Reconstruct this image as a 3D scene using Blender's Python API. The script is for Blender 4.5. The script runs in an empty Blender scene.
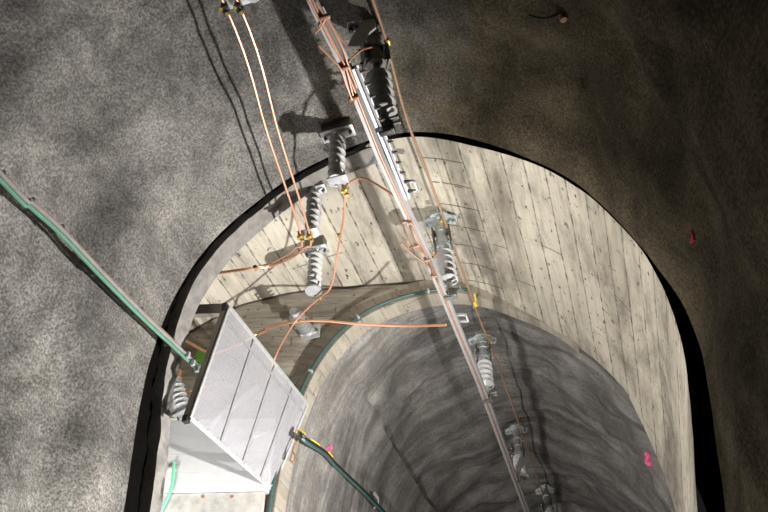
import bpy, bmesh, math, random
from mathutils import Vector, Matrix, noise
random.seed(7)
PI = math.pi
sc = bpy.context.scene
COL = sc.collection
V = Vector

# ------------------------------------------------------------------ camera
F, CX, CY = 724.0, 384.0, 256.0
def _d(x, y): return V((x-CX, -(y-CY), -F)).normalized()
_up = _d(363, -513)
_ty = _d(700, 930); _ty = (_ty - _up*_ty.dot(_up)).normalized()
_tx = _ty.cross(_up)
ROT = Matrix((_tx, _ty, _up))           # rows: world axes in camera space
cam = bpy.data.cameras.new('camera'); co = bpy.data.objects.new('camera', cam); COL.objects.link(co)
cam.sensor_width = 36; cam.lens = F/768*36; cam.clip_start = .02; cam.clip_end = 200
co.matrix_world = ROT.to_4x4()
sc.camera = co
# survey helpers: a sight line taken from the photo, met with a real plane of the tunnel
def ray(px, py): return ROT @ V((px-CX, -(py-CY), -F))
def atY(px, py, Y): r = ray(px, py); return r*(Y/r.y)
def atZ(px, py, Z): r = ray(px, py); return r*(Z/r.z)
def atX(px, py, X): r = ray(px, py); return r*(X/r.x)
WK, WC = .315, 5.747                     # skewed end wall: Y = WC + WK*X
WN = V((WK, -1, 0)).normalized()         # its normal, towards the camera
WU = V((1, WK, 0)).normalized()
def onW(px, py, off=0.0):
    r = ray(px, py); p0 = V((0, WC, 0)) + WN*off
    return r*(p0.dot(WN)/r.dot(WN))

# ------------------------------------------------------------------ mesh helpers
def obj(name, bm, mat, parent=None, smooth=True):
    me = bpy.data.meshes.new(name)
    bmesh.ops.recalc_face_normals(bm, faces=bm.faces)
    bm.to_mesh(me); bm.free()
    me.materials.append(mat)
    if smooth:
        for p in me.polygons: p.use_smooth = True
        try: me.set_sharp_from_angle(angle=math.radians(38))
        except Exception: pass
    o = bpy.data.objects.new(name, me); COL.objects.link(o)
    if parent:
        o.parent = parent
        o.matrix_parent_inverse = Matrix.Translation(-parent.location) if parent.type == 'EMPTY' else Matrix.Identity(4)
    return o
def tag(o, label, cat, group=None):
    o['label'] = label; o['category'] = cat
    if group: o['group'] = group
    return o
def thing(name, label, cat, loc, group=None):
    o = bpy.data.objects.new(name, None); COL.objects.link(o); o.location = loc
    o.empty_display_size = .1
    return tag(o, label, cat, group)
def sub(parent_part, child):
    # re-parent a mesh below a part (both share the part's thing as space)
    child.parent = parent_part; child.matrix_parent_inverse = Matrix.Identity(4)
    return child
def struct(o, label=None):
    o['kind'] = 'structure'
    if label: o['label'] = label
    return o
def frame(axis, ref=None):
    z = V(axis).normalized()
    r = V(ref) if ref is not None else (V((1, 0, 0)) if abs(z.x) < .9 else V((0, 1, 0)))
    x = (r - z*r.dot(z)).normalized(); y = z.cross(x)
    return x, y, z
def add_lathe(bm, base, axis, prof, n=20, ref=None):
    x, y, z = frame(axis, ref); base = V(base); rings = []
    for (t, r) in prof:
        rings.append([bm.verts.new(base + z*t + (x*math.cos(2*PI*k/n) + y*math.sin(2*PI*k/n))*max(r, 1e-4)) for k in range(n)])
    for a, b in zip(rings, rings[1:]):
        for k in range(n): bm.faces.new((a[k], a[(k+1) % n], b[(k+1) % n], b[k]))
    bm.faces.new(rings[0][::-1]); bm.faces.new(rings[-1])
def add_box(bm, c, ax, ay, az, sx, sy, sz, bev=0.0):
    c = V(c); ax, ay, az = V(ax).normalized(), V(ay).normalized(), V(az).normalized()
    vs = [bm.verts.new(c + ax*sx*i/2 + ay*sy*j/2 + az*sz*k/2) for i in (-1, 1) for j in (-1, 1) for k in (-1, 1)]
    fs = [bm.faces.new([vs[q] for q in f]) for f in ((0,1,3,2),(4,6,7,5),(0,4,5,1),(2,3,7,6),(0,2,6,4),(1,5,7,3))]
    if bev > 0:
        es = set(e for f in fs for e in f.edges)
        bmesh.ops.bevel(bm, geom=list(es), offset=bev, segments=2, affect='EDGES', profile=.5)
X1, Y1, Z1 = V((1,0,0)), V((0,1,0)), V((0,0,1))
def add_bar(bm, a, b, w, h, ref=Z1, bev=0.0):
    a, b = V(a), V(b); d = (b-a); L = d.length; d.normalize()
    y = (V(ref) - d*V(ref).dot(d)).normalized(); x = y.cross(d)
    add_box(bm, (a+b)/2, x, d, y, w, L, h, bev)
def catmull(pts, n):
    P = [V(p) for p in pts]; out = []
    for i in range(len(P)-1):
        p0 = P[max(i-1, 0)]; p1 = P[i]; p2 = P[i+1]; p3 = P[min(i+2, len(P)-1)]
        for k in range(n):
            t = k/n
            out.append(.5*((2*p1) + (p2-p0)*t + (2*p0-5*p1+4*p2-p3)*t*t + (3*p1-p0-3*p2+p3)*t**3))
    out.append(P[-1]); return out
def resample(pts, step):
    P = [V(p) for p in pts]; out = [P[0].copy()]; acc = 0.0
    for a, b in zip(P, P[1:]):
        L = (b-a).length; t = step-acc
        while t < L:
            out.append(a + (b-a)*(t/L)); t += step
        acc = L-(t-step)
    out.append(P[-1].copy()); return out
def add_tube(bm, pts, r, n=8, smooth=6, twist=0.0, strands=0):
    P = catmull(pts, smooth) if smooth > 1 and len(pts) > 2 else [V(p) for p in pts]
    rings = []; up = None
    for i, p in enumerate(P):
        t = (P[min(i+1, len(P)-1)] - P[max(i-1, 0)]).normalized()
        if up is None:
            up = V((0, 0, 1)) if abs(t.z) < .9 else V((1, 0, 0))
        x = (up - t*up.dot(t)).normalized(); y = t.cross(x); up = x
        rings.append([bm.verts.new(p + (x*math.cos(2*PI*k/n) + y*math.sin(2*PI*k/n))*r) for k in range(n)])
    for a, b in zip(rings, rings[1:]):
        for k in range(n): bm.faces.new((a[k], a[(k+1) % n], b[(k+1) % n], b[k]))
    bm.faces.new(rings[0][::-1]); bm.faces.new(rings[-1])
def add_prism(bm, poly, origin, ax, ay, n, th):
    o = V(origin); ax, ay, n = V(ax), V(ay), V(n)
    a = [bm.verts.new(o + ax*p[0] + ay*p[1] - n*th/2) for p in poly]
    b = [bm.verts.new(o + ax*p[0] + ay*p[1] + n*th/2) for p in poly]
    bm.faces.new(a[::-1]); bm.faces.new(b); m = len(poly)
    for k in range(m): bm.faces.new((a[k], a[(k+1) % m], b[(k+1) % m], b[k]))
NB = bmesh.new

# ------------------------------------------------------------------ materials
class NT:
    def __init__(s, name):
        s.m = bpy.data.materials.new(name); s.m.use_nodes = True
        s.t = s.m.node_tree; s.b = s.t.nodes['Principled BSDF']
    def n(s, typ, **kw):
        nd = s.t.nodes.new(typ)
        for k, v in kw.items():
            if k.startswith('i_'): nd.inputs[k[2:].replace('_', ' ')].default_value = v
            else: setattr(nd, k, v)
        return nd
    def l(s, a, b): s.t.links.new(a, b)
    def noise(s, vec, scale, detail=4, rough=.6, dist=0.0):
        q = s.n('ShaderNodeTexNoise'); q.inputs['Scale'].default_value = scale
        q.inputs['Detail'].default_value = detail; q.inputs['Roughness'].default_value = rough; q.inputs['Distortion'].default_value = dist
        if vec is not None: s.l(vec, q.inputs['Vector'])
        return q.outputs['Fac']
    def mp(s, vec, scale=(1,1,1), loc=(0,0,0)):
        q = s.n('ShaderNodeMapping'); q.inputs['Scale'].default_value = scale; q.inputs['Location'].default_value = loc
        s.l(vec, q.inputs['Vector']); return q.outputs['Vector']
    def ramp(s, fac, stops):
        q = s.n('ShaderNodeValToRGB'); cr = q.color_ramp
        while len(cr.elements) < len(stops): cr.elements.new(.5)
        for e, (p, c) in zip(cr.elements, stops):
            e.position = p; e.color = (c[0], c[1], c[2], 1) if hasattr(c, '__len__') else (c, c, c, 1)
        s.l(fac, q.inputs['Fac']); return q.outputs['Color']
    def mix(s, fac, a, b, typ='MIX'):
        q = s.n('ShaderNodeMixRGB', blend_type=typ)
        for i, v in ((0, fac), (1, a), (2, b)):
            if hasattr(v, 'is_linked'): s.l(v, q.inputs[i])
            elif i == 0: q.inputs[0].default_value = v
            else: q.inputs[i].default_value = (v[0], v[1], v[2], 1)
        return q.outputs[0]
    def math(s, op, a, b=None, c=None):
        q = s.n('ShaderNodeMath', operation=op)
        for i, v in enumerate((a, b, c)):
            if v is None: continue
            if hasattr(v, 'is_linked'): s.l(v, q.inputs[i])
            else: q.inputs[i].default_value = v
        return q.outputs[0]
    def bump(s, h, dist=.01, strength=1.0, prev=None):
        q = s.n('ShaderNodeBump'); q.inputs['Distance'].default_value = dist; q.inputs['Strength'].default_value = strength
        s.l(h, q.inputs['Height'])
        if prev is not None: s.l(prev, q.inputs['Normal'])
        s.l(q.outputs['Normal'], s.b.inputs['Normal']); return q.outputs['Normal']
    def col(s, c, rough=.6, metal=0.0):
        if hasattr(c, 'is_linked'): s.l(c, s.b.inputs['Base Color'])
        else: s.b.inputs['Base Color'].default_value = (c[0], c[1], c[2], 1)
        s.b.inputs['Roughness'].default_value = rough; s.b.inputs['Metallic'].default_value = metal
        return s.m

def mat_shotcrete(name, c1, c2, c3, fine=55, bump=.012, warm=None, streak=None, gr=.75):
    t = NT(name); P = t.n('ShaderNodeTexCoord').outputs['Object']
    n1 = t.noise(P, 1.1, 5, .6, .4); n2 = t.noise(t.mp(P, (1, .45, 1)), 4.5, 5, .65, .6); n3 = t.noise(P, fine, 3, .65)
    base = t.ramp(n1, [(.32, c1), (.52, c2), (.72, c3)])
    base = t.mix(t.ramp(n2, [(.38, 0), (.68, .55)]), base, [v*.62 for v in c2])
    grain = t.ramp(n3, [(.38, .38), (.5, .95), (.63, 1.65)])
    base = t.mix(gr, base, grain, 'MULTIPLY')
    if streak:
        uv = t.n('ShaderNodeUVMap').outputs[0]
        sk = t.noise(t.mp(uv, streak), 1.0, 6, .68, .7)
        base = t.mix(.8, base, t.ramp(sk, [(.36, .48), (.5, .95), (.64, 1.55)]), 'MULTIPLY')
    if warm:
        sx = t.n('ShaderNodeSeparateXYZ'); t.l(P, sx.inputs[0])
        w = t.math('ADD', sx.outputs['X'], t.math('MULTIPLY', t.math('SUBTRACT', n1, .5), 2.2))
        base = t.mix(t.ramp(t.math('MULTIPLY_ADD', w, .4, .75), [(.2, 0), (.62, 1)]), base, t.mix(1.0, base, warm, 'MULTIPLY'))
    p = t.bump(t.noise(P, fine*.55, 5, .75), bump, 1.0)
    t.bump(t.noise(P, fine*1.7, 3, .7), bump*.5, .8, p)
    t.b.inputs['Specular IOR Level'].default_value = .15
    return t.col(base, .95)

def mat_boards(name, c1, c2, dark, board=.2, cross=.9, seam=1.0, pit=True, strip=None):
    # board-marked concrete: uv.x runs across the boards (metres), uv.y along them
    t = NT(name); uv = t.n('ShaderNodeUVMap').outputs[0]; P = t.n('ShaderNodeTexCoord').outputs['Object']
    sp = t.n('ShaderNodeSeparateXYZ'); t.l(uv, sp.inputs[0]); u, v = sp.outputs['X'], sp.outputs['Y']
    wob = t.math('MULTIPLY', t.math('SUBTRACT', t.noise(uv, 2.2, 3), .5), .02)
    ub = t.math('DIVIDE', t.math('ADD', u, wob), board)
    fr = t.math('FRACT', ub); idx = t.math('FLOOR', ub)
    wn = t.n('ShaderNodeTexWhiteNoise', noise_dimensions='1D'); t.l(idx, wn.inputs['W'])
    n1 = t.noise(P, 1.6, 5, .6); n2 = t.noise(t.mp(uv, (26, 2.2, 1)), 1, 4, .6)
    base = t.mix(t.ramp(n1, [(.3, 0), (.7, 1)]), c1, c2)
    base = t.mix(.5, base, t.ramp(wn.outputs['Value'], [(0, .7), (1, 1.12)]), 'MULTIPLY')
    base = t.mix(.5, base, t.ramp(n2, [(.3, .72), (.7, 1.1)]), 'MULTIPLY')
    d = t.math('ABSOLUTE', t.math('SUBTRACT', fr, .5))            # .5 at seam
    sn = t.noise(t.mp(uv, (3, 5, 1)), 1.5, 5, .7)
    wdt = t.math('MULTIPLY_ADD', sn, .16, -.05)
    line = t.math('GREATER_THAN', t.math('ADD', d, wdt), .5)
    line = t.math('MULTIPLY', line, t.ramp(sn, [(.35, .25), (.6, 1)]))
    base = t.mix(t.math('MULTIPLY', line, .8*seam), base, dark)
    # cross joints of the boards, staggered board by board
    vb = t.math('FRACT', t.math('ADD', t.math('DIVIDE', v, cross), t.math('MULTIPLY', wn.outputs['Value'], 3.0)))
    xl = t.math('MULTIPLY', t.math('LESS_THAN', vb, .014/cross), t.math('GREATER_THAN', sn, .47))
    base = t.mix(t.math('MULTIPLY', xl, .7), base, dark)
    if strip:
        inside = t.math('MULTIPLY', t.math('GREATER_THAN', u, strip[0]), t.math('LESS_THAN', u, strip[1]))
        fl = t.math('FRACT', t.math('DIVIDE', t.math('ADD', v, t.math('MULTIPLY', t.noise(uv, 3.0, 3), .05)), .27))
        ln = t.math('MULTIPLY', t.math('LESS_THAN', fl, .05), t.math('GREATER_THAN', t.noise(uv, 4.3, 4), .42))
        base = t.mix(t.math('MULTIPLY', t.math('MULTIPLY', ln, inside), .85), base, dark)
    if pit:
        vo = t.n('ShaderNodeTexNoise'); vo.inputs['Scale'].default_value = 14; vo.inputs['Detail'].default_value = 3; vo.inputs['Roughness'].default_value = .6
        t.l(t.mp(uv, (1.3, .75, 1)), vo.inputs['Vector'])
        base = t.mix(t.ramp(vo.outputs['Fac'], [(.635, 0), (.67, .85)]), base, dark)
        base = t.mix(t.ramp(t.noise(t.mp(uv, (1.6, .55, 1)), 1.0, 7, .72, .5), [(.47, 0), (.66, .8)]), base, [x*2.2 for x in dark])
        base = t.mix(t.ramp(t.noise(t.mp(uv, (7, 1.1, 1)), 1.0, 6, .75, .3), [(.5, 0), (.68, .65)]), base, [x*2 for x in dark])
    h = t.math('SUBTRACT', t.math('MULTIPLY', n2, .35), line)
    t.bump(h, .006, .7)
    return t.col(base, .9)

def mat_plain(name, c, rough=.5, metal=0.0, var=.2, scale=30, bump=0.0):
    t = NT(name); P = t.n('ShaderNodeTexCoord').outputs['Object']
    nz = t.noise(P, scale, 4, .6)
    base = t.mix(1.0, c, t.ramp(nz, [(.25, 1-var), (.75, 1+var)]), 'MULTIPLY')
    if bump: t.bump(nz, bump, .6)
    return t.col(base, rough, metal)

M = {}
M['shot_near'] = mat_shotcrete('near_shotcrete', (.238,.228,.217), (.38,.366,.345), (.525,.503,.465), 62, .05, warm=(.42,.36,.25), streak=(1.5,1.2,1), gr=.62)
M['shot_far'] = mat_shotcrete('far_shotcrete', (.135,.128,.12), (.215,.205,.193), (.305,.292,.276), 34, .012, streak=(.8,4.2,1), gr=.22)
M['endwall'] = mat_boards('weathered_board_concrete', (.52,.475,.385), (.36,.325,.262), (.05,.043,.035), .115, 1.3, .7)
M['ring'] = mat_boards('ring_concrete', (.43,.39,.32), (.33,.30,.25), (.09,.08,.065), .22, .7, .55)
M['rough_conc'] = mat_plain('rough_grey_concrete', (.24,.228,.215), .95, 0, .3, 14, .015)
M['joint'] = mat_plain('black_joint_shade', (.004,.0037,.0035), .9, 0, .3, 20)  # near-black colour stands in for the darkness inside the open gap
M['joint'].node_tree.nodes['Principled BSDF'].inputs['Specular IOR Level'].default_value = .03
M['floor'] = mat_plain('floor_concrete', (.22,.21,.2), .9, 0, .3, 6, .004)
M['galv'] = mat_plain('galvanised_steel', (.60,.62,.63), .45, .55, .18, 40)
M['galv_dull'] = mat_plain('dull_galvanised_steel', (.44,.48,.49), .5, .4, .2, 30)
M['darksteel'] = mat_plain('dark_clamp_steel', (.14,.14,.13), .5, .5, .25, 30)
M['alu'] = mat_plain('aluminium_rail', (.27,.27,.275), .45, .3, .12, 12)
M['alu_bright'] = mat_plain('bright_aluminium', (.44,.455,.48), .45, .2, .06, 12)
M['copper'] = mat_plain('bright_copper', (.80,.41,.27), .36, .6, .12, 60)
M['copper_dull'] = mat_plain('dull_copper', (.33,.185,.12), .5, .4, .2, 40)
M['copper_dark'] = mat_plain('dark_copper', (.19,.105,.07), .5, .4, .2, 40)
M['brownwire'] = mat_plain('brown_earth_wire', (.34,.215,.14), .55, .2, .2, 30)
M['shed_shaded'] = mat_plain('shaded_grey_silicone', (.27,.27,.26), .5, 0, .12, 20)  # nearest insulator's shade, painted in as a darker grey silicone
M['plate'] = mat_plain('pale_olive_plate', (.52,.50,.42), .6, .1, .15, 20)
M['shed'] = mat_plain('grey_silicone', (.35,.35,.35), .42, 0, .08, 20)
M['shed_pale'] = mat_plain('pale_silicone', (.56,.57,.57), .4, 0, .08, 20)
M['brass'] = mat_plain('brass', (.48,.35,.10), .35, .6, .15, 40)
M['blackp'] = mat_plain('black_plastic', (.018,.018,.018), .5, 0, .2, 30)
M['yellow'] = mat_plain('yellow_plastic', (.80,.60,.04), .5, 0, .12, 30)
M['green_pipe'] = mat_plain('green_pipe', (.11,.27,.19), .4, 0, .15, 20)
M['teal_pipe'] = mat_plain('teal_hose', (.045,.095,.088), .45, 0, .2, 12)
M['mint'] = mat_plain('mint_hose', (.16,.75,.40), .4, 0, .1, 20)
M['greycable'] = mat_plain('grey_cable', (.24,.235,.23), .5, 0, .2, 20)
M['brownsteel'] = mat_plain('brown_steel', (.36,.32,.285), .6, .2, .15, 16)
M['white'] = mat_plain('white_paint', (.60,.605,.60), .6, 0, .05, 5)
M['cream'] = mat_plain('cream_strip', (.78,.72,.52), .7, 0, .12, 14)
M['meshsteel'] = mat_plain('zinc_mesh', (.55,.545,.585), .5, .15, .05, 30)
M['bar_grey'] = mat_plain('grey_zinc_bar', (.33,.33,.345), .5, .3, .12, 30)
M['stain'] = mat_plain('dark_open_crack', (.06,.05,.04), .95, 0, .4, 9)
M['greenbox'] = mat_plain('leaf_green_plastic', (.13,.34,.045), .5, 0, .25, 14)
M['pink'] = mat_plain('pink_spray_paint', (.85,.12,.30), .8, 0, .15, 40)
M['red'] = mat_plain('red_spray_paint', (.45,.05,.06), .9, 0, .3, 40)

# ------------------------------------------------------------------ tunnel profiles (X, Z)
S_PTS = [(-2.30,-1.5),(-2.45,0),(-2.58,.8),(-2.66,1.5),(-2.71,2.1),(-2.75,2.6),(-2.75,3.04),(-2.65,3.56),(-2.43,4.02),(-2.08,4.37),(-1.74,4.60),(-1.31,4.74),
         (-1.0,4.765),(-.68,4.68),(-.33,4.45),(.07,4.05),(.35,3.66),(.55,3.16),(.65,2.76),(.69,2.42),(.66,2.04),(.59,1.66),(.51,1.3),(.38,.6),(.25,0),(.1,-1.5)]
V_PTS = [(-4.0,-1.5),(-4.05,.5),(-4.05,2.0),(-3.97,3.0),(-3.75,3.65),(-3.39,4.155),(-3.15,4.36),(-2.98,4.5),(-2.65,4.62),(-2.37,4.69),(-2.01,4.73),(-1.45,4.775),
         (-1.1,4.765),(-.66,4.65),(0,4.12),(.34,3.66),(.54,3.17),(.61,2.84),(.625,2.55),(.61,2.28),(.57,2.05),(.51,1.78),(.43,1.45),(.32,.9),(.2,0),(.08,-1.5)]
F_PTS = [(-2.25,-1.5),(-2.36,0),(-2.42,1.2),(-2.44,2.0),(-2.42,2.43),(-2.385,2.88),(-2.30,3.29),(-2.148,3.755),(-1.93,4.12),(-1.62,4.40),(-1.18,4.57),(-.75,4.58),
         (-.31,4.37),(.01,4.13),(.29,3.74),(.53,3.24),(.625,2.85),(.645,2.55),(.63,2.28),(.59,2.05),(.45,1.45),(.34,.9),(.22,0),(.1,-1.5)]
def prof(pts, step):
    return resample(catmull([(p[0], p[1], 0) for p in pts], 10), step)
def normals(P):
    out = []
    for i in range(len(P)):
        t = (P[min(i+1, len(P)-1)] - P[max(i-1, 0)]).normalized()
        out.append(V((-t.y, t.x, 0)))       # left of travel = outward (profile runs left wall -> crown -> right wall)
    return out
def fbm(p, o=4):
    return noise.fractal(p, .9, 2.1, o)
def sheet(name, P, ys, mat, disp=None, uvs=True, yfun=None, lip=0.0):
    """prismatic lining: profile P swept along Y; disp(x,y,z,arc) pushes it outwards; lip adds an end thickness"""
    bm = NB(); uvl = bm.loops.layers.uv.new('UVMap'); N = normals(P)
    arc = [0.0]
    for a, b in zip(P, P[1:]): arc.append(arc[-1] + (b-a).length)
    g = []; info = {}
    for j, y in enumerate(ys):
        row = []
        for i, p in enumerate(P):
            yy = yfun(p.x, p.y, y, j, len(ys)) if yfun else y
            d = disp(p.x, yy, p.y, arc[i]) if disp else 0.0
            q = p + N[i]*d
            v = bm.verts.new((q.x, yy, q.y)); info[v] = (arc[i], yy); row.append(v)
        g.append(row)
    if lip:
        row = []
        for i, p in enumerate(P):
            v0 = g[-1][i].co; q = V((v0.x, 0, v0.z)) + V((N[i].x, 0, N[i].y))*lip
            v = bm.verts.new((q.x, v0.y, q.z)); info[v] = (arc[i], v0.y+lip); row.append(v)
        g.append(row)
    for a, b in zip(g, g[1:]):
        for i in range(len(P)-1):
            f = bm.faces.new((a[i], a[i+1], b[i+1], b[i]))
            for lp in f.loops: lp[uvl].uv = info[lp.vert]
    o = obj(name, bm, mat)
    return o
def frange(a, b, n): return [a + (b-a)*k/(n-1) for k in range(n)]

# near shotcrete lining, ending in a ragged lip at the joint
SP = prof(S_PTS, .045)
def d_near(x, y, z, s):
    p = V((s*.55, y*.38, 3.1))
    v = .11*fbm(V((s*.75, y*.6, 1.7)), 3) + .10*noise.noise(V((s*.5+y*.25, y*1.3, 4.7))) + .12*noise.noise(V((s*.55-y*.3, y*2.5, 8.3))) + .06*fbm(V((s*1.5, y*2.1, 7.7)), 3) + .008*fbm(V((s*9, y*9, 2.2)), 3)
    k = max(0.0, min(1.0, (3.49-y)/.5))
    lo = -.11 + .10*max(0.0, 1-abs(z-3.1)/.6) if x < -2.3 else -.11
    return max(lo, v*(.15+.85*k)+.04*k)
ys = frange(-4.5, 1.0, 40)[:-1] + frange(1.0, 3.49, 62)
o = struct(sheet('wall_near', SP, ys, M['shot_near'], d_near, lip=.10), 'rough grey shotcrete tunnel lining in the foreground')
# black joint band behind the lip
JP = [p + n*.085 for p, n in zip(SP, normals(SP))]
o = struct(sheet('trim_joint', JP, [3.46, 3.80], M['joint'], yfun=lambda x, z, y, j, n: y if j == 0 or x < -.6 else y+min(2.2, (x+.6)*2.4)*(1 if z < 3.6 else .25)), 'black open joint between shotcrete and concrete arch')

# concrete vault of the wide chamber
VP = prof(V_PTS, .05)
_arc = 0.0; _ua = _ub = None
for _a, _b in zip(VP, VP[1:]):
    _arc += (_b-_a).length
    if _b.y > 3.9:
        if _ua is None and _b.x > -.72: _ua = round(_arc/.2)*.2
        if _ub is None and _b.x > -.40: _ub = round(_arc/.2)*.2
M['vault'] = mat_boards('board_marked_concrete', (.645,.60,.495), (.50,.462,.385), (.055,.048,.038), .2, 3.4, 1.0, strip=(_ua, _ub))
def y_vault(x, z, y, j, n):
    a = 3.57 if x < -1.2 else 3.53; b = WC + WK*x + .02 + (min(1.0, max(0, 3.45-z)*1.1) if x > .2 else 0)
    return a + (b-a)*j/(n-1)
o = struct(sheet('wall_vault', VP, list(range(14)), M['vault'], lambda x, y, z, s: .004*fbm(V((s*3, y*2, 0)), 3), yfun=y_vault), 'pale board-marked concrete vault')

# diaphragm arch: rough reveal on the left side of the opening
def strip_solid(name, P, off_in, off_out, y0, y1, mat, sel, disp=0.0):
    idx = [i for i, p in enumerate(P) if sel(p)]
    N = normals(P); bm = NB(); uvl = bm.loops.layers.uv.new('UVMap'); rows = []; info = {}
    s = 0.0; last = None
    for i in idx:
        if last is not None: s += (P[i]-last).length
        last = P[i]
        oi = off_in(P[i]) if callable(off_in) else off_in
        oo = off_out(P[i]) if callable(off_out) else off_out
        row = []
        ya = y0(P[i], oi) if callable(y0) else y0; yb = y1(P[i], oi) if callable(y1) else y1
        ya2 = y0(P[i], oo) if callable(y0) else y0; yb2 = y1(P[i], oo) if callable(y1) else y1
        nseg = 5
        ring = [(oo, ya2), (oi, ya)] + [(oi, ya+(yb-ya)*k/nseg) for k in range(1, nseg)] + [(oi, yb), (oo, yb2)]
        for (of, yy) in ring:
            q = P[i] + N[i]*of
            dd = disp*fbm(V((s*7, yy*9, of*3)), 4) if disp else 0
            v = bm.verts.new((q.x + N[i].x*dd, yy + (dd if disp else 0), q.y + N[i].y*dd)); info[v] = (s, yy+of); row.append(v)
        rows.append(row)
    m = len(rows[0])
    for a, b in zip(rows, rows[1:]):
        for k in range(m):
            f = bm.faces.new((a[k], a[(k+1) % m], b[(k+1) % m], b[k]))
            for lp in f.loops: lp[uvl].uv = (info[lp.vert][0], info[lp.vert][1])
    bm.faces.new(rows[0]); bm.faces.new(rows[-1][::-1])
    return obj(name, bm, mat)
o = struct(strip_solid('wall_arch', SP, 0.0, lambda p: 1.9 if p.x < -1.6 else .12, lambda p, of: 3.57+.19*max(0, min(1, (3.7-p.y)/1.2)), lambda p, of: 3.74+.14*max(0, min(1, (3.6-p.y)/1.1)), M['rough_conc'], lambda p: p.x < -.9, .03), 'rough grey concrete edge of the front arch, left side')

# skewed end wall between vault and far tunnel mouth
FP = prof(F_PTS, .045); FN = normals(FP)
bm = NB(); uvl = bm.loops.layers.uv.new('UVMap')
def wpt(x, z, off=0.0): p = V((x, WC+WK*x, z)) + WN*off; return p
n = 90
def even(pts, n):
    Q = catmull([(p[0], p[1], 0) for p in pts], 10); L = sum((b-a).length for a, b in zip(Q, Q[1:])); R_ = resample(Q, L/(n-1.0000001)); 
    return (R_ + [R_[-1]]*n)[:n]
VA = even(V_PTS, n); FA = even(F_PTS, n); FAN = normals(FA)
rows = []
for k in range(n):
    a = VA[k] + normals(VA)[k]*.03; b = FA[k] + FAN[k]*.04
    rows.append((bm.verts.new(wpt(a.x, a.y)), bm.verts.new(wpt(b.x, b.y))))
for a, b in zip(rows, rows[1:]):
    f = bm.faces.new((a[0], b[0], b[1], a[1]))
    for lp in f.loops: lp[uvl].uv = (lp.vert.co.z, lp.vert.co.dot(WU))
o = struct(obj('wall_end', bm, M['endwall'], smooth=False), 'weathered board-marked end wall of the chamber')

cr = [VA[k] - normals(VA)[k]*.004 for k in range(n) if VA[k].x < -1.0 and VA[k].y > 3.5]
bm = NB(); add_tube(bm, [wpt(p.x, p.y, .004) + WN*.004*noise.noise(V((i*.7, 0, 0))) for i, p in enumerate(cr)], .013, 6, 2)
for v in bm.verts: v.co += Z1*.010*noise.noise(v.co*6)
struct(obj('trim_crack', bm, M['stain']), 'dark crack where the vault meets the end wall')
# concrete ring round the far tunnel mouth
def yw(p, of):
    q = p + V((0, 0, 0)); return WC + WK*p.x - (.07 if p.x < -.9 else max(.012, .07-.12*(p.x+.9)))
o = struct(strip_solid('trim_ring', FP, -.012, lambda p: .19 if p.x < -1.0 else max(.05, .19-.25*(p.x+1.0)), yw, lambda p, of: WC + WK*p.x + .12, M['ring'], lambda p: p.x < .15 and (p.x < -1.2 or p.y > 1), 0), 'pale concrete ring around the far tunnel mouth')

# far shotcrete tunnel, strongly uneven
def d_far(x, y, z, s):
    y0 = WC + WK*x; k = max(0.0, min(1.0, (y-y0-.05)/.7))
    v = .20*fbm(V((s*.62+3, y*.5, 5.5)), 3) + .16*abs(noise.noise(V((s*.55+y*.35, y*1.35, 9.1)))) + .10*fbm(V((s*1.1+y*.8, y*2.0, 2.1)), 4) + .03*fbm(V((s*4, y*4.0, 4.4)), 3)
    v += .10*noise.noise(V((s*.25, y*.9, 3.3)))
    side = 1.0 if x > -2.0 or z < 2.6 else .35
    return k*max(-.04 if x < .2 or y > y0+1.4 else .03, v*side + .05)
FYS = [0, .04, .12, .22, .34] + [.34 + .115*i for i in range(1, 70)] + [8.4 + .35*i for i in range(1, 32)]
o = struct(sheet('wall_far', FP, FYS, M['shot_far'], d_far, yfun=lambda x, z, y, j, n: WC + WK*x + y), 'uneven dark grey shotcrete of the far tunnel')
# tunnel floor
bm = NB(); add_box(bm, (-1.6, 7, -1.6), X1, Y1, Z1, 6.5, 24, .2)
struct(obj('floor', bm, M['floor'], smooth=False))

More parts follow.
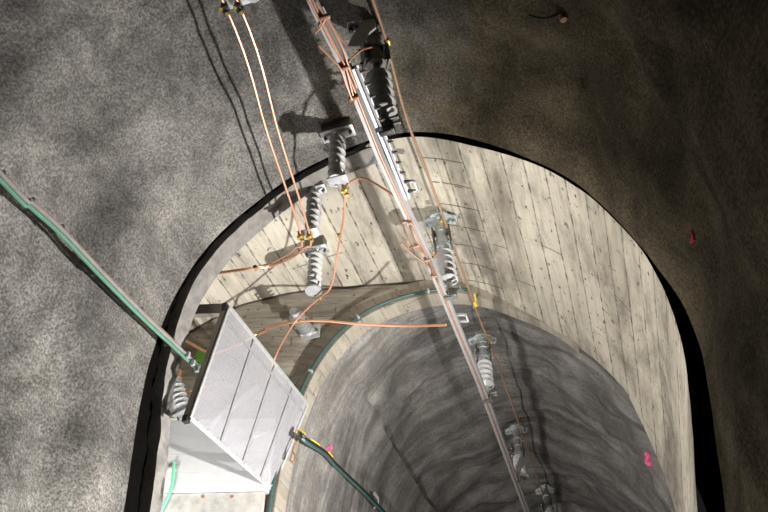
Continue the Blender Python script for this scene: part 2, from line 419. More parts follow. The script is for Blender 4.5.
# ------------------------------------------------------------------ overhead line: hangers, rail, wire
G_H = 'rail support insulators hanging along the tunnel crown'
def shed_profile(L, n, r, core):
    pr = [(0, core)]; p = L/n
    for i in range(n):
        t = i*p
        pr += [(t+.10*p, core), (t+.27*p, r*.70), (t+.38*p, r*.95), (t+.48*p, r), (t+.58*p, r*.95), (t+.68*p, r*.66), (t+.80*p, core*1.05), (t+.95*p, core)]
    pr.append((L, core)); return pr
def disc_profile(L, n, r, core):
    pr = [(0, core)]; p = L/n
    for i in range(n):
        t = i*p
        pr += [(t+.26*p, core), (t+.34*p, r*.9), (t+.42*p, r), (t+.54*p, r), (t+.60*p, r*.9), (t+.72*p, core)]
    pr.append((L, core)); return pr
def hanger(top, bot, s, label, bodym, shedm, plate_yaw, box=True, fr=(.12,.19,.38,.46,.80)):
    """plate at the ceiling, neck, clamp block, five sheds, rod, rail clamp"""
    top, bot = V(top), V(bot); ax = (bot-top); L = ax.length; ax.normalize()
    t = thing('insulator_support', label, 'insulator', top, G_H)
    c, sn = math.cos(plate_yaw), math.sin(plate_yaw)
    u = V((c, sn, 0)); w = V((-sn, c, 0))
    u = (u-ax*u.dot(ax)).normalized(); w = ax.cross(u)
    # winged mounting plate with gusset
    bm = NB()
    poly = [(-.15,-.05),(-.11,-.065),(-.05,-.035),(.05,-.035),(.11,-.065),(.15,-.05),(.155,.02),(.09,.05),(.05,.09),(-.05,.09),(-.09,.05),(-.155,.02)]
    add_prism(bm, [(a*s, b*s) for a, b in poly], top+ax*.045*s, u, w, ax, .014*s)
    for k in (-1, 1):
        add_prism(bm, [(0,0),(.085*s,0),(0,.10*s)], top+ax*.05*s+u*k*.03*s, u*k, ax, w, .012*s)
    add_box(bm, top+ax*.01*s, u, w, ax, .16*s, .10*s, .10*s)
    pl = obj('mounting_plate', bm, bodym, t)
    for a, b in ((-.125,-.02),(.125,-.02),(0,.065)):
        bb = NB(); add_lathe(bb, top+u*a*s+w*b*s-ax*.05, ax, [(0,.009*s),(.07*s+.05,.009*s),(.071*s+.05,.017*s),(.09*s+.05,.017*s)], 6)
        obj('anchor_bolt', bb, M['galv_dull'] if bodym is not M['darksteel'] else M['blackp'], t)
    # neck + clamp block
    bm = NB()
    a0, a1, a2, a3, a4 = [L*k for k in fr]
    add_lathe(bm, top+ax*.03, ax, [(0,.05*s),(a0-.03,.046*s),(a0-.02,.056*s),(a0,.056*s),(a0+.005,.04*s),(a1+.02,.04*s)], 16)
    obj('neck', bm, bodym, t)
    bm = NB(); m = a2-a1
    add_lathe(bm, top+ax*a1, ax, [(0,.03*s),(.002,.055*s),(m*.28,.058*s),(m*.3,.05*s),(m*.62,.05*s),(m*.64,.06*s),(m-.002,.06*s),(m,.03*s)], 18)
    if box:
        for k in (-1, 1):
            for q in (.15, .85):
                add_lathe(bm, top+ax*(a1+m*q)+u*k*.06*s-w*.02*s, u*k, [(0,.011*s),(.035*s,.011*s)], 6)
        add_box(bm, top+ax*(a1+m*.15), u, w, ax, .15*s, .07*s, .016*s); add_box(bm, top+ax*(a1+m*.85), u, w, ax, .15*s, .07*s, .016*s)
    cb = obj('clamp_block', bm, bodym, t)
    for k in (-1, 1):
        bm = NB(); add_box(bm, top+ax*(a1+m*.5)+u*k*.072*s, u, w, ax, .016*s, .11*s, m*.98, .004*s); sub(cb, obj('side_plate', bm, M['darksteel'], t))
    bm = NB()
    add_lathe(bm, top+ax*(a2-.01), ax, [(0,.022*s),(a3-a2+.02,.022*s)], 12)
    obj('upper_rod', bm, M['galv'] if bodym is not M['darksteel'] else M['darksteel'], t)
    bm = NB(); add_lathe(bm, top+ax*(a4-.005), ax, [(0,.026*s),(L-a4-.04,.022*s)], 12)
    obj('lower_rod', bm, M['galv'] if bodym is not M['darksteel'] else M['darksteel'], t)
    bm = NB(); add_lathe(bm, top+ax*a3, ax, shed_profile(a4-a3, 5, .080*s, .026*s), 28)
    obj('shed_stack', bm, shedm, t)
    bm = NB()
    add_box(bm, bot-ax*.05+u*.02, X1, Y1, ax, .06*s, .055, .09, .008)
    add_box(bm, bot-ax*.005-X1*.012, X1, Y1, ax, .07*s, .035, .016, .004)
    rc = obj('rail_clamp', bm, M['blackp'] if bodym is M['darksteel'] else M['darksteel'], t)
    for k in (-1, 1):
        bm = NB(); add_lathe(bm, bot-ax*.09+Y1*k*.022+X1*.03, X1, [(0,.012),(.05,.012),(.051,.018),(.065,.018)], 6)
        sub(rc, obj('clamp_bolt', bm, M['darksteel'], t))
    return t
RZ = 3.70
RAIL_PX = [(312,0),(346,68),(384,165),(428,258),(480,384),(527,512)]
rp = [atZ(x, y, RZ) for x, y in RAIL_PX]
rail_pts = [V((rp[0].x-.05, -3, RZ))] + rp + [V((rp[-1].x-.05, 14, RZ)), V((rp[-1].x-.15, 18, RZ))]
def rail_at(Y):
    for a, b in zip(rail_pts, rail_pts[1:]):
        if a.y <= Y <= b.y: return a + (b-a)*((Y-a.y)/(b.y-a.y))
    return rail_pts[-1]
def hang(px, top_y, zc, bpx, s, label, bm_, sm_, yaw, fr):
    tp = atZ(px, top_y, zc); tp = V((tp.x, tp.y, zc))
    bp = atZ(bpx[0], bpx[1], RZ-.03)
    return hanger(tp, bp, s, label, bm_, sm_, yaw, True, fr)
h1 = hang(370, 22, 4.72, (387,133), 1.12, 'dark shaded rail support insulator hanging nearest to the camera, at the top of the picture', M['darksteel'], M['shed_shaded'], .5, (.14,.24,.42,.50,.87))
# pale angled support plate of the nearest hanger
pp = [atY(x, y, 2.40) for x, y in ((367,14),(351,40),(348,47),(360,47),(370,33),(376,28),(374,16))]
bm = NB(); add_prism(bm, [(p.x, p.z) for p in pp], (0, 2.40, 0), X1, Z1, Y1, .014)
obj('support_plate', bm, M['plate'], h1, smooth=False)
hang(439, 217, 4.66, (451,298), 1.0, 'grey rail support insulator with winged plate on the pale concrete vault', M['galv_dull'], M['shed'], .1, (.10,.17,.40,.46,.84))
hang(482, 337, 4.60, (488,402), .95, 'rail support insulator with bright white sheds just inside the far tunnel', M['galv_dull'], M['shed_pale'], .2, (.10,.16,.36,.42,.80))
hang(516, 428, 4.60, (521,482), .9, 'slim rail support insulator, second one inside the far dark tunnel', M['galv_dull'], M['shed_pale'], .1, (.22,.34,.54,.58,.88))
hang(545, 489, 4.62, (551,530), .9, 'small dim rail support insulator, farthest one at the bottom edge', M['galv_dull'], M['shed'], .1, (.22,.34,.54,.58,.88))

def sweep(bm, pts, poly, sc_=.76):
    rings = []
    for i, p in enumerate(pts):
        t = (pts[min(i+1, len(pts)-1)] - pts[max(i-1, 0)]).normalized()
        x = t.cross(Z1).normalized(); z = x.cross(t)
        rings.append([bm.verts.new(p + x*a*sc_ + z*b*sc_) for a, b in poly])
    m = len(poly)
    for a, b in zip(rings, rings[1:]):
        for k in range(m): bm.faces.new((a[k], a[(k+1) % m], b[(k+1) % m], b[k]))
    bm.faces.new(rings[0][::-1]); bm.faces.new(rings[-1])
rpts = [rail_at(y) for y in [-3, 0, 1, 1.5] + [1.8+.35*i for i in range(47)]]
t = thing('conductor_rail', 'long silver overhead conductor rail running diagonally along the tunnel crown', 'rail', rail_at(3))
bm = NB()
sweep(bm, rpts, [(-.042,.055),(.042,.055),(.042,.047),(.014,.042),(.014,.016),(.040,.0),(.040,-.010),(.010,-.004),(.008,.038),(-.008,.038),(-.010,-.004),(-.040,-.010),(-.040,.0),(-.014,.016),(-.014,.042),(-.042,.047)])
obj('rail_profile', bm, M['alu'], t, smooth=False)
bm = NB(); sweep(bm, [p - Z1*.006 for p in rpts], [(.0105*math.cos(a), .0105*math.sin(a)) for a in [2*PI*k/8 for k in range(8)]])
obj('contact_wire', bm, M['copper_dull'], t)
# overlapping bolted bar
t = thing('joint_bar', 'bright silver bolted joint bar lying along the right side of the conductor rail', 'rail', atZ(380, 130, RZ))
ja, jb = atZ(355, 68, RZ+.01), atZ(408, 199, RZ+.01)
jl = [ja + (jb-ja)*k/4 for k in range(5)]
bm = NB(); sweep(bm, jl, [(-.028,.04),(.026,.04),(.026,.03),(.010,.026),(.010,.0),(.026,-.008),(.026,-.016),(.006,-.010),(.004,.024),(-.004,.024),(-.006,-.010),(-.028,-.016),(-.028,-.008),(-.010,0),(-.010,.026),(-.028,.03)])
obj('bar', bm, M['alu_bright'], t, smooth=False)
for k in range(12):
    p = ja + (jb-ja)*((k+.5)/12)
    bm = NB(); add_lathe(bm, p + V((.006,0,.012)), X1, [(0,.007),(.02,.007),(.021,.013),(.033,.013),(.034,.007),(.044,.007)], 6)
    obj('bolt', bm, M['darksteel'], t)
# copper jumpers at both ends of the joint bar
def tubes(name, label, cat, lst, mat, r, parts='strand', loc=None):
    t = thing(name, label, cat, loc or lst[0][0])
    for pts in lst:
        bm = NB(); add_tube(bm, pts, r, 6, 6); obj(parts, bm, mat, t)
    return t
def zz(L, z): return [atZ(x, y, z) for x, y in L]
tn = tubes('jumper_cable', 'copper jumper strands forking round the rail at the near end of the joint bar', 'cable',
   [zz([(308,0),(322,24),(334,48),(345,66),(352,92),(356,104)], RZ-.02), zz([(316,2),(331,26),(343,50),(349,68),(357,88)], RZ-.02),
    zz([(319,46),(330,57),(340,68),(346,84),(352,100)], RZ-.035), zz([(346,66),(352,58),(362,50),(372,47)], RZ+.03),
    zz([(322,10),(332,26),(340,38),(346,45)], RZ+.02), zz([(326,18),(320,28),(315,33)], RZ-.02)], M['copper'], .005)
for p in ((325,17),(344,68),(354,98)):
    bm = NB(); q = atZ(p[0], p[1], RZ-.02); add_box(bm, q, X1, Y1, Z1, .06, .022, .03, .004)
    obj('cable_clip', bm, M['copper_dull'], tn)
tf = tubes('jumper_cable', 'copper jumper strands forking round the rail at the far end of the joint bar', 'cable',
   [zz([(403,222),(408,238),(418,250),(427,258),(434,276)], RZ-.02), zz([(410,222),(413,236),(420,248),(430,262),(438,282)], RZ-.02),
    zz([(401,243),(412,254),(424,263),(430,268)], RZ-.035), zz([(416,243),(409,248),(406,244),(403,238)], RZ-.02),
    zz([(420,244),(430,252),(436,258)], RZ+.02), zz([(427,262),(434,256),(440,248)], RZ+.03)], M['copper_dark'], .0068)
for p in ((404,222),(410,223),(416,246),(427,260),(434,276)):
    bm = NB(); q = atZ(p[0], p[1], RZ-.025); add_box(bm, q, X1, Y1, Z1, .028 if p[0] < 412 else .045, .022, .024, .004)
    obj('cable_clip', bm, M['copper_dull'], tf)
# small U-shaped loops projecting right of the rail
for (x, y, lab) in ((408,185,'small white U-shaped bracket on the rail beside the joint bar, on the pale vault'), (459,317,'small white U-shaped bracket on the rail at the far tunnel mouth')):
    a = atZ(x-6, y+1, RZ+.05); b = atZ(x+8, y+1, RZ+.05)
    t = thing('rail_bracket', lab, 'bracket', a)
    bm = NB()
    w = V((0, .045, 0))
    add_bar(bm, a-w, b-w, .012, .02); add_bar(bm, a+w, b+w, .012, .02); add_bar(bm, b-w*1.1, b+w*1.1, .012, .02)
    obj('loop', bm, M['alu_bright'], t)
    bm = NB(); add_box(bm, a+V((-.01,0,-.005)), X1, Y1, Z1, .05, .12, .04, .004); obj('base_block', bm, M['darksteel'], t)
# rail fittings between joint and far mouth: dark clips
# earth wire
EP = [(373,0),(388,50),(407,120),(430,180),(455,250),(480,320),(500,370)]
ew = [atZ(x, y, 4.45) for x, y in EP]
xm = sum(p.x for p in ew[2:])/5
t = thing('earth_wire', 'thin brown earth wire strung along the tunnel crown right of the insulators', 'wire', ew[3])
bm = NB(); add_tube(bm, [V((ew[0].x+.02,-3,4.45)), V((ew[0].x+.005,0,4.44))] + ew + [V((xm,10,4.45)), V((xm,16,4.44))], .011, 7, 4); obj('strand', bm, M['brownwire'], t)
for (x, y, big) in ((388,42,0),(441,222,0),(475,303,1),(490,339,0),(523,440,0)):
    q = atZ(x, y, 4.45); q.x = rail_at(q.y).x*0 + q.x
    bm = NB()
    add_box(bm, q, X1, Y1, Z1, .03, .05, .035, .006)
    if big:
        add_tube(bm, [q, q+V((.02,-.06,.02)), q+V((.015,-.10,.04))], .007, 6, 4); add_tube(bm, [q, q+V((-.02,.05,.0)), q+V((-.03,.09,.02))], .007, 6, 4); add_box(bm, q+V((0,.03,0)), X1, Y1, Z1, .03, .05, .02, .005)
    obj('wire_clip', bm, M['yellow'] if big else M['brass'], t)

# ------------------------------------------------------------------ post insulators with copper conductors, left side
def post(name, label, base, tip, up_plate, r, n, shedm, plate=(.27,.11), plate_dir=X1, thin=False, core=.52, capr=None):
    base, tip = V(base), V(tip); ax = tip-base; L = ax.length; ax.normalize()
    t = thing(name, label, 'insulator', base, 'post insulators of the copper conductors')
    u = (V(plate_dir)-ax*V(plate_dir).dot(ax)).normalized(); w = ax.cross(u)
    bm = NB(); add_box(bm, base+ax*.008, u, w, ax, plate[0], plate[1], .014, .003)
    for k in (-1, 1): add_prism(bm, [(0,0),(plate[0]*.28,0),(plate[0]*.28,.012),(0,.045)], base+ax*.015+u*k*.02, u*k, ax, w, .05)
    obj('mounting_plate', bm, M['galv'], t)
    for k in (-1, 1):
        bm = NB(); add_lathe(bm, base+u*k*plate[0]*.38-ax*.03, ax, [(0,.008),(.05,.008),(.051,.016),(.065,.016),(.066,.009),(.085,.009)], 6)
        obj('bolt', bm, M['darksteel'], t)
    bm = NB(); add_lathe(bm, base+ax*.012, ax, [(0,.045),(.02,.045),(.03,.034),(.06,.034)], 16); obj('top_fitting', bm, M['galv'], t)
    bm = NB(); add_lathe(bm, tip-ax*.05, ax, [(0,.036),(.03,.036),(.032,capr or .06),(.05,capr or .06)], 20)
    obj('end_fitting', bm, M['galv'], t)
    bm = NB(); add_lathe(bm, base+ax*.055, ax, (disc_profile if thin else shed_profile)(L-.10, n, r, r*core), 28); obj('shed_stack', bm, shedm, t)
    return t
def spacer(t, b, dx, dy, zt):
    bm = NB(); add_box(bm, V((b.x, b.y-.02, (b.z+.004+zt)/2)), X1, Y1, Z1, dx, dy, zt-b.z-.004, .004); obj('ceiling_block', bm, M['darksteel'], t, smooth=False)
def clamp_pair(t, pts, mat_body, name='cable_clamp'):
    for p in pts:
        bm = NB(); add_box(bm, p, X1, Y1, Z1, .04, .055, .055, .008); c = obj(name, bm, mat_body, t)
        for dx, dz in ((-.012, .0), (.012, -.0)):
            bm = NB(); add_lathe(bm, p+V((dx, -.02 if dx < 0 else .02, -.045)), Z1, [(0,.013),(.02,.013),(.021,.008),(.085,.008)], 6)
            sub(c, obj('clamp_bolt', bm, M['brass'], t))
Zc = 4.06
# I0: only its foot shows at the top edge
c0, c1 = atZ(225, 8, Zc), atZ(239, 7, Zc)
mid = (c0+c1)/2
i0 = post('post_insulator', 'ceiling insulator at the top edge, of which only foot plate and two black clamps show', V((mid.x+.02, mid.y-.05, 4.70)), V((mid.x+.02, mid.y-.05, Zc+.035)), None, .066, 6, M['shed'])
bm = NB(); add_box(bm, V((mid.x+.04, mid.y-.02, Zc+.03)), X1, Y1, Z1, .22, .08, .012, .004); add_lathe(bm, V((mid.x+.14, mid.y-.02, Zc+.02)), Z1, [(0,.045),(.012,.045)], 20); obj('foot_plate', bm, M['galv'], i0)
clamp_pair(i0, [c0, c1], M['blackp'])
# I1
b1 = atZ(338, 133, 4.60); e1 = atZ(338, 190, 4.03); e1 = V((b1.x, b1.y, 4.03))
i1 = post('post_insulator', 'shaded grey ceiling insulator with white end plate at the edge of the shotcrete', b1, e1, None, .066, 6, M['shed'])
spacer(i1, b1, .24, .09, 4.78)
bm = NB(); add_box(bm, e1+V((.015,-.0,.0)), X1, Y1, Z1, .15, .085, .016, .004); obj('foot_plate', bm, M['alu_bright'], i1)
q1 = atZ(345, 190, 4.0); clamp_pair(i1, [q1], M['brass'])
# I2
b2 = atZ(315, 190, 4.62)
i2 = post('post_insulator', 'grey ceiling insulator on the vault carrying the two copper wires', b2, V((b2.x, b2.y, Zc+.045)), None, .064, 6, M['shed'], (.20,.10), thin=True, core=.55)
spacer(i2, b2, .17, .08, 4.76)
d0, d1 = atZ(301, 236, Zc), atZ(310, 236, Zc)
bm = NB(); add_box(bm, (d0+d1)/2+V((.02,.0,.04)), X1, Y1, Z1, .17, .06, .012, .003); obj('foot_plate', bm, M['galv'], i2)
clamp_pair(i2, [d0, d1], M['brass'])
# I3
b3 = atZ(316, 250, 4.63)
i3 = post('post_insulator', 'pale ceiling insulator with round white end disc, bracket above the end wall', b3, V((b3.x, b3.y, 4.13)), None, .066, 6, M['shed_pale'], (.23,.12), thin=True, core=.5, capr=.075)
spacer(i3, b3, .19, .09, 4.74)
# I4 on the end wall
b4 = onW(309, 333, .01); t4 = onW(293, 311, .37)
i4 = post('post_insulator', 'pale insulator sticking out of the end wall on a square grey plate', b4, t4, None, .068, 6, M['shed'], (.23,.15), WU, thin=True, core=.55, capr=.038)
# niche insulators
b5 = onW(174, 418, .30); b5 = onW(184, 414, .28)
i5 = post('post_insulator', 'pale insulator in the left niche above the white slab, nearer the mesh screen', b5, b5 + V((-.1,-.08,.30)), None, .066, 5, M['shed_pale'], (.16,.12))
b6 = onW(170, 410, .20)
i6 = post('post_insulator', 'pale insulator in the left niche half hidden by the front arch edge', b6, b6 + V((-.08,-.06,.28)), None, .062, 5, M['shed_pale'], (.16,.12))
cq = b5 + V((-.1,-.08,.32)); bm = NB(); add_box(bm, cq, X1, Y1, Z1, .09, .06, .05, .008); add_box(bm, cq+V((.02,0,.05)), X1, Y1, Z1, .05, .05, .05, .008); obj('copper_clamp', bm, M['copper'], i5)

# two copper wires from I0 to I2, then bending left behind the arch
def cable(name, label, cat, pts, r, mat, clips=(), clipmat=None, clipname='cable_clip'):
    if not clips:
        bm = NB(); add_tube(bm, pts, r, 8, 8); o = obj(name, bm, mat); return tag(o, label, cat)
    t = thing(name, label, cat, pts[0])
    bm = NB(); add_tube(bm, pts, r, 8, 8); obj('conductor', bm, mat, t)
    for p in clips:
        bm = NB(); add_box(bm, p, X1, Y1, Z1, .03, .025, .028, .005); obj(clipname, bm, clipmat, t)
    return t
def niche(px, py, k): # a point at depth Y behind the arch
    return atY(px, py, k)
wl = zz([(226,8)], Zc) ; wr = zz([(240,7)], Zc)
L1 = [V((wl[0].x-.03, .2, Zc+.02)), wl[0], wl[0]*.5+d0*.5, d0, atZ(295,248,Zc-.01), atZ(285,256,4.08), atZ(268,264,4.10), atY(250,268,3.92), atY(214,273,3.95), atY(196,276,4.1)]
R1 = [V((wr[0].x-.03, .2, Zc+.02)), wr[0], wr[0]*.5+d1*.5, d1, atZ(304,248,Zc-.02), atZ(292,258,4.06), atZ(272,266,4.07), atY(252,269,3.90), atY(214,274,3.92), atY(196,278,4.05)]
cable('copper_wire', 'left one of two parallel copper wires from the top edge to the vault insulator', 'wire', L1, .0085, M['copper'])
cable('copper_wire', 'right one of two parallel copper wires from the top edge to the vault insulator', 'wire', R1, .0085, M['copper'], [atY(255,267,3.90)], M['blackp'], 'cable_tie')
# short link from I1 to the rail
cable('copper_wire', 'short copper link from the shaded insulator end plate to the conductor rail', 'wire', [q1+V((.01,0,.05)), atZ(352,181,4.02), atZ(366,179,3.95), rail_at(3.25)+V((-.03,0,.03))], .0085, M['copper'])
# pink drop wire
dw = [q1, atZ(344,215,4.0), atY(339,245,3.95), atY(334,275,4.25), atY(329,290,4.4), atY(318,299,4.5), atY(307,309,4.55), atY(295,322,4.6), atY(283,341,4.62), atY(275,358,4.64), atY(268,380,4.72)]
cable('copper_wire', 'thin pinkish copper wire hanging in a curve from shaded insulator to mesh screen', 'wire', dw, .0085, M['copper'], [atY(320,298,4.49), atY(339,235,3.88)], M['brass'])
# heavy cable along the end wall to the rail
rk = rail_at(5.0)
hc = [atY(150,330,4.35), onW(183,340,.30), onW(212,353,.25), onW(238,345,.16), onW(262,331,.16), onW(282,324,.35), onW(303,321,.42), onW(325,321,.40), onW(360,324,.36), onW(405,326,.34), atZ(446,325,RZ+.02)]
hcab = cable('copper_cable', 'thick copper cable curving across the end wall from the niche to the conductor rail', 'cable', hc, .0115, M['copper'], [onW(300,321,.42), onW(307,320,.42)], M['brass'])
bm = NB(); add_tube(bm, [onW(258,334,.16), onW(266,330,.19)], .02, 8, 1); obj('cable_lug', bm, M['copper_dull'], hcab)
cable('copper_wire', 'pair of thin copper leads from the niche insulator clamp towards the mesh screen', 'wire', [cq+V((0,0,.02)), onW(185,392,.25), onW(196,389,.2), onW(212,386,.12)], .0085, M['copper'])

# ------------------------------------------------------------------ mesh screen on its beam
A = atX(229,307,-2.42); B = atX(307,405,-2.22); D = atX(190,418,-2.55); C = atX(272,490,-2.45)
def bil(u, v): return (A*(1-u)+B*u)*(1-v) + (D*(1-u)+C*u)*v
pn = (B-A).cross(D-A).normalized()
if pn.dot(A) > 0: pn = -pn               # faces the camera
scr = thing('mesh_screen', 'large tilted galvanised wire mesh screen hanging left in the chamber', 'screen', A)
bm = NB(); nu, nv = 100, 84
for i in range(1, nu):
    u = i/nu; add_bar(bm, bil(u, 0), bil(u, 1), .0036, .0022, pn)
for j in range(1, nv):
    v = j/nv; add_bar(bm, bil(0, v)-pn*.0025, bil(1, v)-pn*.0025, .0036, .0022, pn)
obj('wire_mesh', bm, M['meshsteel'], scr, smooth=False)
def rim(name, a, b, w=.03, off=.006, m='galv', th=.012):
    bm = NB(); add_bar(bm, a+pn*off, b+pn*off, w, th, pn, .002); return obj(name, bm, M[m], scr, smooth=False)
rim('frame_bar', A, B, .034); rim('frame_bar', B, C, .022); rim('frame_bar', D, C, .032, .006, 'galv'); rim('frame_bar', A, D, .020, .006, 'galv')
rim('frame_bar', bil(0,.13), bil(1,.10), .022, .006, 'bar_grey')
for (u0, u1) in ((.30,.33),(.56,.60),(.80,.83)):
    rim('cross_bar', bil(u0, 0), bil(u1, 1), .024, .006, 'bar_grey')
for (u0, v0, u1, v1) in ((.52,.28,.20,.95),(.84,.42,.42,.96),(1.0,.62,.70,.97)):
    rim('brace', bil(u0, v0)-pn*.05, bil(u1, v1)-pn*.05, .045, 0, 'galv_dull', .02)
bm = NB(); add_bar(bm, A-pn*.035, D-pn*.035, .03, .05, pn, .003); obj('side_channel', bm, M['brownsteel'], scr, smooth=False)
bm = NB(); q = D-pn*.01; add_box(bm, q+V((-.02,0,-.005)), X1, Y1, Z1, .04, .05, .05, .004); obj('hinge_block', bm, M['blackp'], scr); bm = NB(); q = A; add_box(bm, q+V((-.03,.0,.0)), X1, Y1, Z1, .04, .06, .06, .004); obj('hinge_block', bm, M['blackp'], scr)
# bottom fixing studs
for k in range(9):
    bm = NB(); p = bil((k+.6)/9, 1); add_lathe(bm, p+pn*.002+Z1*.012, pn, [(0,.008),(.02,.008),(.021,.005),(.03,.005)], 6); obj('stud', bm, M['galv'], scr)
# beam
be = atY(224,310,A.y+.06); bs = atY(170,312,A.y+.06)
bt = thing('steel_beam', 'short brown steel box beam holding the mesh screen, beside the front arch', 'beam', be)
bm = NB(); add_bar(bm, bs, be, .05, .098, Z1, .003); obj('box_section', bm, M['brownsteel'], bt, smooth=False)
bm = NB(); add_bar(bm, be, be+(be-bs).normalized()*.012, .06, .11, Z1, .002); obj('end_plate', bm, M['alu_bright'], bt, smooth=False)

# ------------------------------------------------------------------ white slab in front of the end wall
def wbox(bm, u0, u1, z0, z1, d0_, d1_, bev=0.0):
    o = V((0, WC, 0)); c = o + WU*((u0+u1)/2) + WN*((d0_+d1_)/2) + Z1*((z0+z1)/2)
    add_box(bm, c, WU, WN, Z1, u1-u0, d1_-d0_, z1-z0, bev)
def uw(p): return (p-V((0, WC, 0))).dot(WU)
DW = .16
pt = onW(178,420,DW); pb = onW(225,490,DW); pr = onW(268,488,DW); pl = onW(120,455,DW)
z1, z0, u0, u1 = pt.z, pb.z, max(uw(pl), -3.95), uw(pr)
sl = thing('white_slab', 'white painted slab with faint horizontal joints below the mesh screen', 'slab', V((pb.x, pb.y, z0)))
hs = (z1-z0)/4
for k in range(4):
    bm = NB(); wbox(bm, u0, u1, z0+k*hs+.0008, z0+(k+1)*hs-.0008, 0, DW, .0015); obj('panel', bm, M['white'], sl, smooth=False)
bm = NB(); wbox(bm, u0, uw(onW(195,420,DW)), z1, z1+.022, .02, DW+.004, .003); obj('top_strip', bm, M['cream'], sl, smooth=False)
lb = NB(); wbox(lb, u0, u1-.03, z0-2.9, z0-.004, 0, DW-.03, .006)
lo = obj('trim_ledge', lb, M['rough_conc'], None, smooth=False); lo.data.materials.clear(); lo.data.materials.append(mat_plain('pale_rough_concrete', (.40,.385,.35), .95, 0, .35, 9, .008)); struct(lo, 'pale rough concrete plinth below the white slab')
for (x, y, lab) in ((203,497,'left small rusty hole plug in the plinth below the white slab'), (232,497,'right small rusty hole plug in the plinth below the white slab')):
    p = onW(x, y, DW-.034); bm = NB(); add_lathe(bm, p, WN, [(0,.013),(.008,.013),(.009,.006),(.012,.006)], 10); tag(obj('hole_plug', bm, M['copper_dull']), lab, 'plug', 'rusty hole plugs')
# grey clip with mint hose
p = onW(174,467,DW); ct = thing('hose_clip', 'small dark grey clip fixed on the white slab', 'clip', p)
bm = NB(); add_box(bm, p+WN*.012, WU, WN, Z1, .085, .024, .024, .004); obj('clip_body', bm, M['greycable'], ct)
bm = NB(); add_lathe(bm, p+WN*.02, WN, [(0,.012),(.014,.012)], 8); obj('clip_screw', bm, M['galv'], ct)
cable('garden_hose', 'thin mint green hose hanging from the clip on the white slab', 'hose', [onW(174,463,DW+.03), onW(173,475,DW+.04), onW(170,492,DW+.05), onW(160,513,DW+.06), onW(146,540,DW+.06)], .011, M['mint'])
# green plastic box on end wall
p = onW(205,358,.06); gb = thing('junction_box', 'bright green plastic box on the end wall behind the mesh screen edge', 'box', p)
bm = NB(); add_box(bm, p, WU, WN, Z1, .15, .11, .11, .012); obj('box_body', bm, M['greenbox'], gb)
bm = NB(); add_box(bm, p+WN*.06, WU, WN, Z1, .13, .02, .09, .006); obj('box_lid', bm, M['greenbox'], gb)

# ------------------------------------------------------------------ pipes and cables on the left wall
wallp = [(0,180),(30,207),(60,234),(100,276),(140,316),(172,346),(201,373)]
Xw = [-2.60,-2.60,-2.60,-2.60,-2.61,-2.62,-2.64]
cp = [atX(x, y, X) for (x, y), X in zip(wallp, Xw)]
cp = [V((-2.55,-3,cp[0].z-.03)), V((-2.58,0,cp[0].z))] + cp
bt = thing('cable_bundle', 'green pipe and grey cables strapped together along the left shotcrete wall', 'cable', cp[2])
bm = NB(); add_tube(bm, cp, .012, 8, 6); obj('green_pipe', bm, M['green_pipe'], bt)
bm = NB(); add_tube(bm, [q+V((.008,-.0,.026)) for q in cp], .013, 8, 6); obj('grey_cable', bm, M['greycable'], bt)
bm = NB(); add_tube(bm, [q+V((.0,0,.050)) for q in cp[:-1]]+[cp[-1]+V((-.05,-.1,.07))], .007, 8, 6); obj('brown_cable', bm, M['copper_dull'], bt)
for k in range(1, 7):
    q = cp[k+1]; bm = NB(); add_box(bm, q+V((-.03,0,.045)), X1, Y1, Z1, .075, .02, .055, .004); obj('wall_clip', bm, M['darksteel'], bt)
for (x, y) in ((188,355),(193,363),(197,369)):
    q = atX(x, y, -2.6); bm = NB(); add_box(bm, q, X1, Y1, Z1, .03, .025, .05, .006); obj('end_clip', bm, M['galv'], bt)
from mathutils.bvhtree import BVHTree
def wall_hit(name, px, py):
    ob = bpy.data.objects[name]; me = ob.data
    tr = wall_hit.c.get(name)
    if tr is None:
        tr = wall_hit.c[name] = BVHTree.FromPolygons([v.co for v in me.vertices], [list(q.vertices) for q in me.polygons])
    d = ray(px, py).normalized(); h = tr.ray_cast(V((0,0,0)), d)
    return (h[0], h[1] if h[1].dot(d) < 0 else -h[1]) if h[0] else None
wall_hit.c = {}
def far_wall(px, py, off=.05):
    h = wall_hit('wall_far', px, py); return h[0] + h[1]*off
fpts = [onW(299,435,.14), onW(306,442,.13), far_wall(318,454,.07), far_wall(330,465), far_wall(345,480), far_wall(360,494), far_wall(378,512), far_wall(392,526), far_wall(410,545)]
bt = thing('cable_bundle', 'dark cable with yellow wrap running down the far tunnel left wall', 'cable', fpts[0])
bm = NB(); add_tube(bm, fpts, .014, 8, 6); obj('teal_pipe', bm, M['teal_pipe'], bt)
bm = NB(); add_tube(bm, [q+V((.0,0,.03)) for q in fpts], .012, 8, 6); obj('dark_cable', bm, M['blackp'], bt)
for a, b in ((0,1),(1,2),(2,3)):
    bm = NB(); u_, v_ = fpts[a]+V((.02,-.01,.035)), fpts[b]+V((.02,-.01,.035)); add_tube(bm, [u_*.85+v_*.15, u_*.55+v_*.45+V((0,0,.003)), u_*.4+v_*.6], .006, 8, 4); obj('yellow_wrap', bm, M['yellow'], bt)
bm = NB(); add_box(bm, fpts[0]+V((0,0,.02)), X1, Y1, Z1, .03, .03, .05, .005); obj('yellow_tie', bm, M['yellow'], bt)
bm = NB(); add_tube(bm, [onW(x, y, .12) for x, y in ((299,440),(294,446),(292,454),(290,460),(294,462),(295,456),(293,452))], .006, 6, 6); obj('cable_tail', bm, M['copper_dull'], bt)
bm = NB()
q = far_wall(369,496,.08); add_box(bm, q, X1, Y1, Z1, .03, .14, .03, .004); add_tube(bm, [q, q+V((.0,.08,-.03)), q+V((-.06,.1,-.09))], .01, 6, 4)
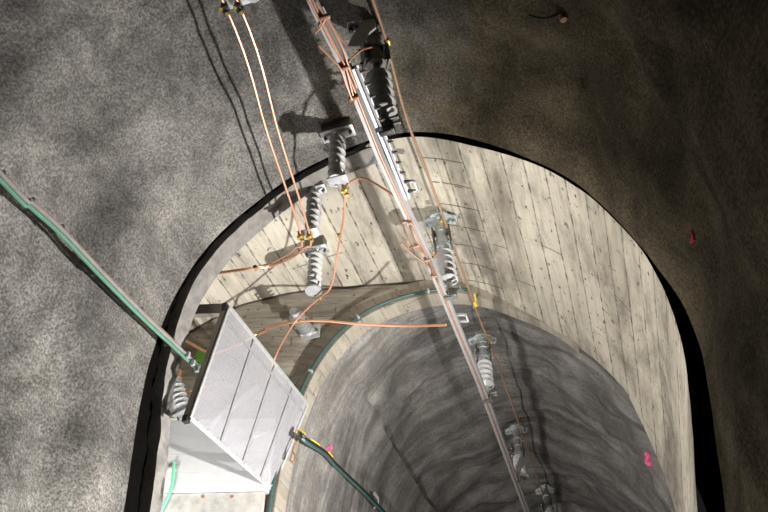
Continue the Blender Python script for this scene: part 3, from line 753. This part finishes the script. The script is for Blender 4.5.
tag(obj('wall_hook', bm, M['galv']), 'small pale metal hook above the far wall cable', 'hook')
# teal hose round the ring with white clamps
hp = []
for i, q in enumerate(FP):
    if q.y < -1.2 or q.x > -.70: continue
    if i % 4 == 0:
        w = q + FN[i]*.025
        hp.append(V((w.x, WC+WK*q.x-.085, w.y)))
t = thing('ring_hose', 'dark teal hose following the concrete ring of the far tunnel mouth', 'hose', hp[0])
bm = NB(); add_tube(bm, hp, .0155, 8, 3); obj('hose', bm, M['teal_pipe'], t)
hpx = [k for k in range(len(hp)) if hp[k].z > 3.3]
for k in hpx[2::4]:
    d = (hp[min(k+1, len(hp)-1)]-hp[k-1]).normalized(); bm = NB(); add_bar(bm, hp[k]-d*.012, hp[k]+d*.010, .042, .042, WN, .005); obj('hose_clamp', bm, M['alu_bright'], t)
# small black plug on near crown
p = atZ(176,45,4.70); t = thing('cable_stub', 'small black cable stub with brass tip on the near shotcrete crown', 'cable', p)
bm = NB(); add_lathe(bm, p+V((0,0,.06)), -Z1, [(0,.018),(.10,.018),(.11,.026),(.125,.026)], 10); obj('stub', bm, M['blackp'], t)
bm = NB(); add_tube(bm, [p+V((.01,0,-.03)), p+V((.05,.0,-.01)), p+V((.09,.02,.03))], .007, 6, 5); obj('tail', bm, M['blackp'], t)
bm = NB(); add_box(bm, p+V((.012,.02,-.06)), X1, Y1, Z1, .03, .02, .02, .003); obj('tip', bm, M['brass'], t)

p = wall_hit('wall_near', 560, 13)[0]; t = thing('anchor_stub', 'small rusty anchor stub on the dark right side of the near crown', 'anchor', p)
bm = NB(); add_lathe(bm, p+Z1*.02, V((.1,.2,-1)), [(0,.012),(.06,.012),(.062,.02),(.08,.02)], 8); obj('bolt', bm, M['copper_dull'], t)
bm = NB(); add_tube(bm, [p, p+V((-.05,0,-.015)), p+V((-.11,.0,.0)), p+V((-.17,-.03,.02))], .008, 6, 5); obj('tail', bm, M['blackp'], t)
# ------------------------------------------------------------------ paint marks (thin sprayed film that follows the wall)
def stroke(wall, pts, w, label, mat):
    bm = NB(); prev = None; P = catmull([(a, b, 0) for a, b in pts], 5)
    pl = []
    for q in P:
        h = wall_hit(wall, q.x, q.y)
        if h: pl.append(h[0] + h[1]*.004)
    if len(pl) > 1: add_tube(bm, pl, w, 6, 1)
    tag(obj('paint_mark', bm, mat), label, 'paint mark')
stroke('wall_far', [(323,455),(326,449),(330,446),(331,450),(328,453)], .010, 'pink spray paint loop on the far tunnel wall above the cable', M['pink'])
stroke('wall_far', [(646,453),(649,456),(647,460),(650,464),(652,462)], .022, 'red spray paint dab on the right wall of the far tunnel', M['pink'])
stroke('wall_near', [(692,230),(694,236),(692,242),(695,238)], .010, 'dark red spray paint dab high on the near right wall', M['red'])

# ------------------------------------------------------------------ lights
def lamp(kind, name, loc, energy, color, size=.05, target=None, spot=None, blend=.3):
    l = bpy.data.lights.new(name, kind); l.energy = energy; l.color = color; l.shadow_soft_size = size
    o = bpy.data.objects.new(name, l); COL.objects.link(o); o.location = loc
    if kind == 'SPOT': l.spot_size = math.radians(spot); l.spot_blend = blend
    if target is not None: o.rotation_euler = (V(target)-V(loc)).to_track_quat('-Z', 'Y').to_euler()
    return o
lamp('SPOT', 'work_and_fill_light', (.33, 4.3, 1.3), 1050, (1.0, .965, .92), .04, (-2.5, 3.7, 2.4), 150, 1.0)
lamp('SPOT', 'work_and_fill_light', (-2.0, .55, .55), 760, (1.0, .945, .86), .06, (.25, 6.2, 4.0), 43, .4)
lamp('POINT', 'work_and_fill_light', (-.6, 13.0, 0), 60, (1.0, .97, .94), .1)
lamp('POINT', 'work_and_fill_light', (-3.05, 3.95, 1.55), 92, (.97, .97, 1.0), .1)
lamp('POINT', 'work_and_fill_light', (-1.95, 6.3, .7), 140, (1.0, .97, .95), .1)  # added fill, out of view, rakes the far lining to bring out relief
w = bpy.data.worlds.new('world'); sc.world = w; w.use_nodes = True
w.node_tree.nodes['Background'].inputs[0].default_value = (.5, .5, .52, 1); w.node_tree.nodes['Background'].inputs[1].default_value = .02

vs = sc.view_settings
vs.view_transform = 'Standard'; vs.look = 'None'; vs.gamma = 1; vs.use_curve_mapping = False; vs.exposure = 0.0
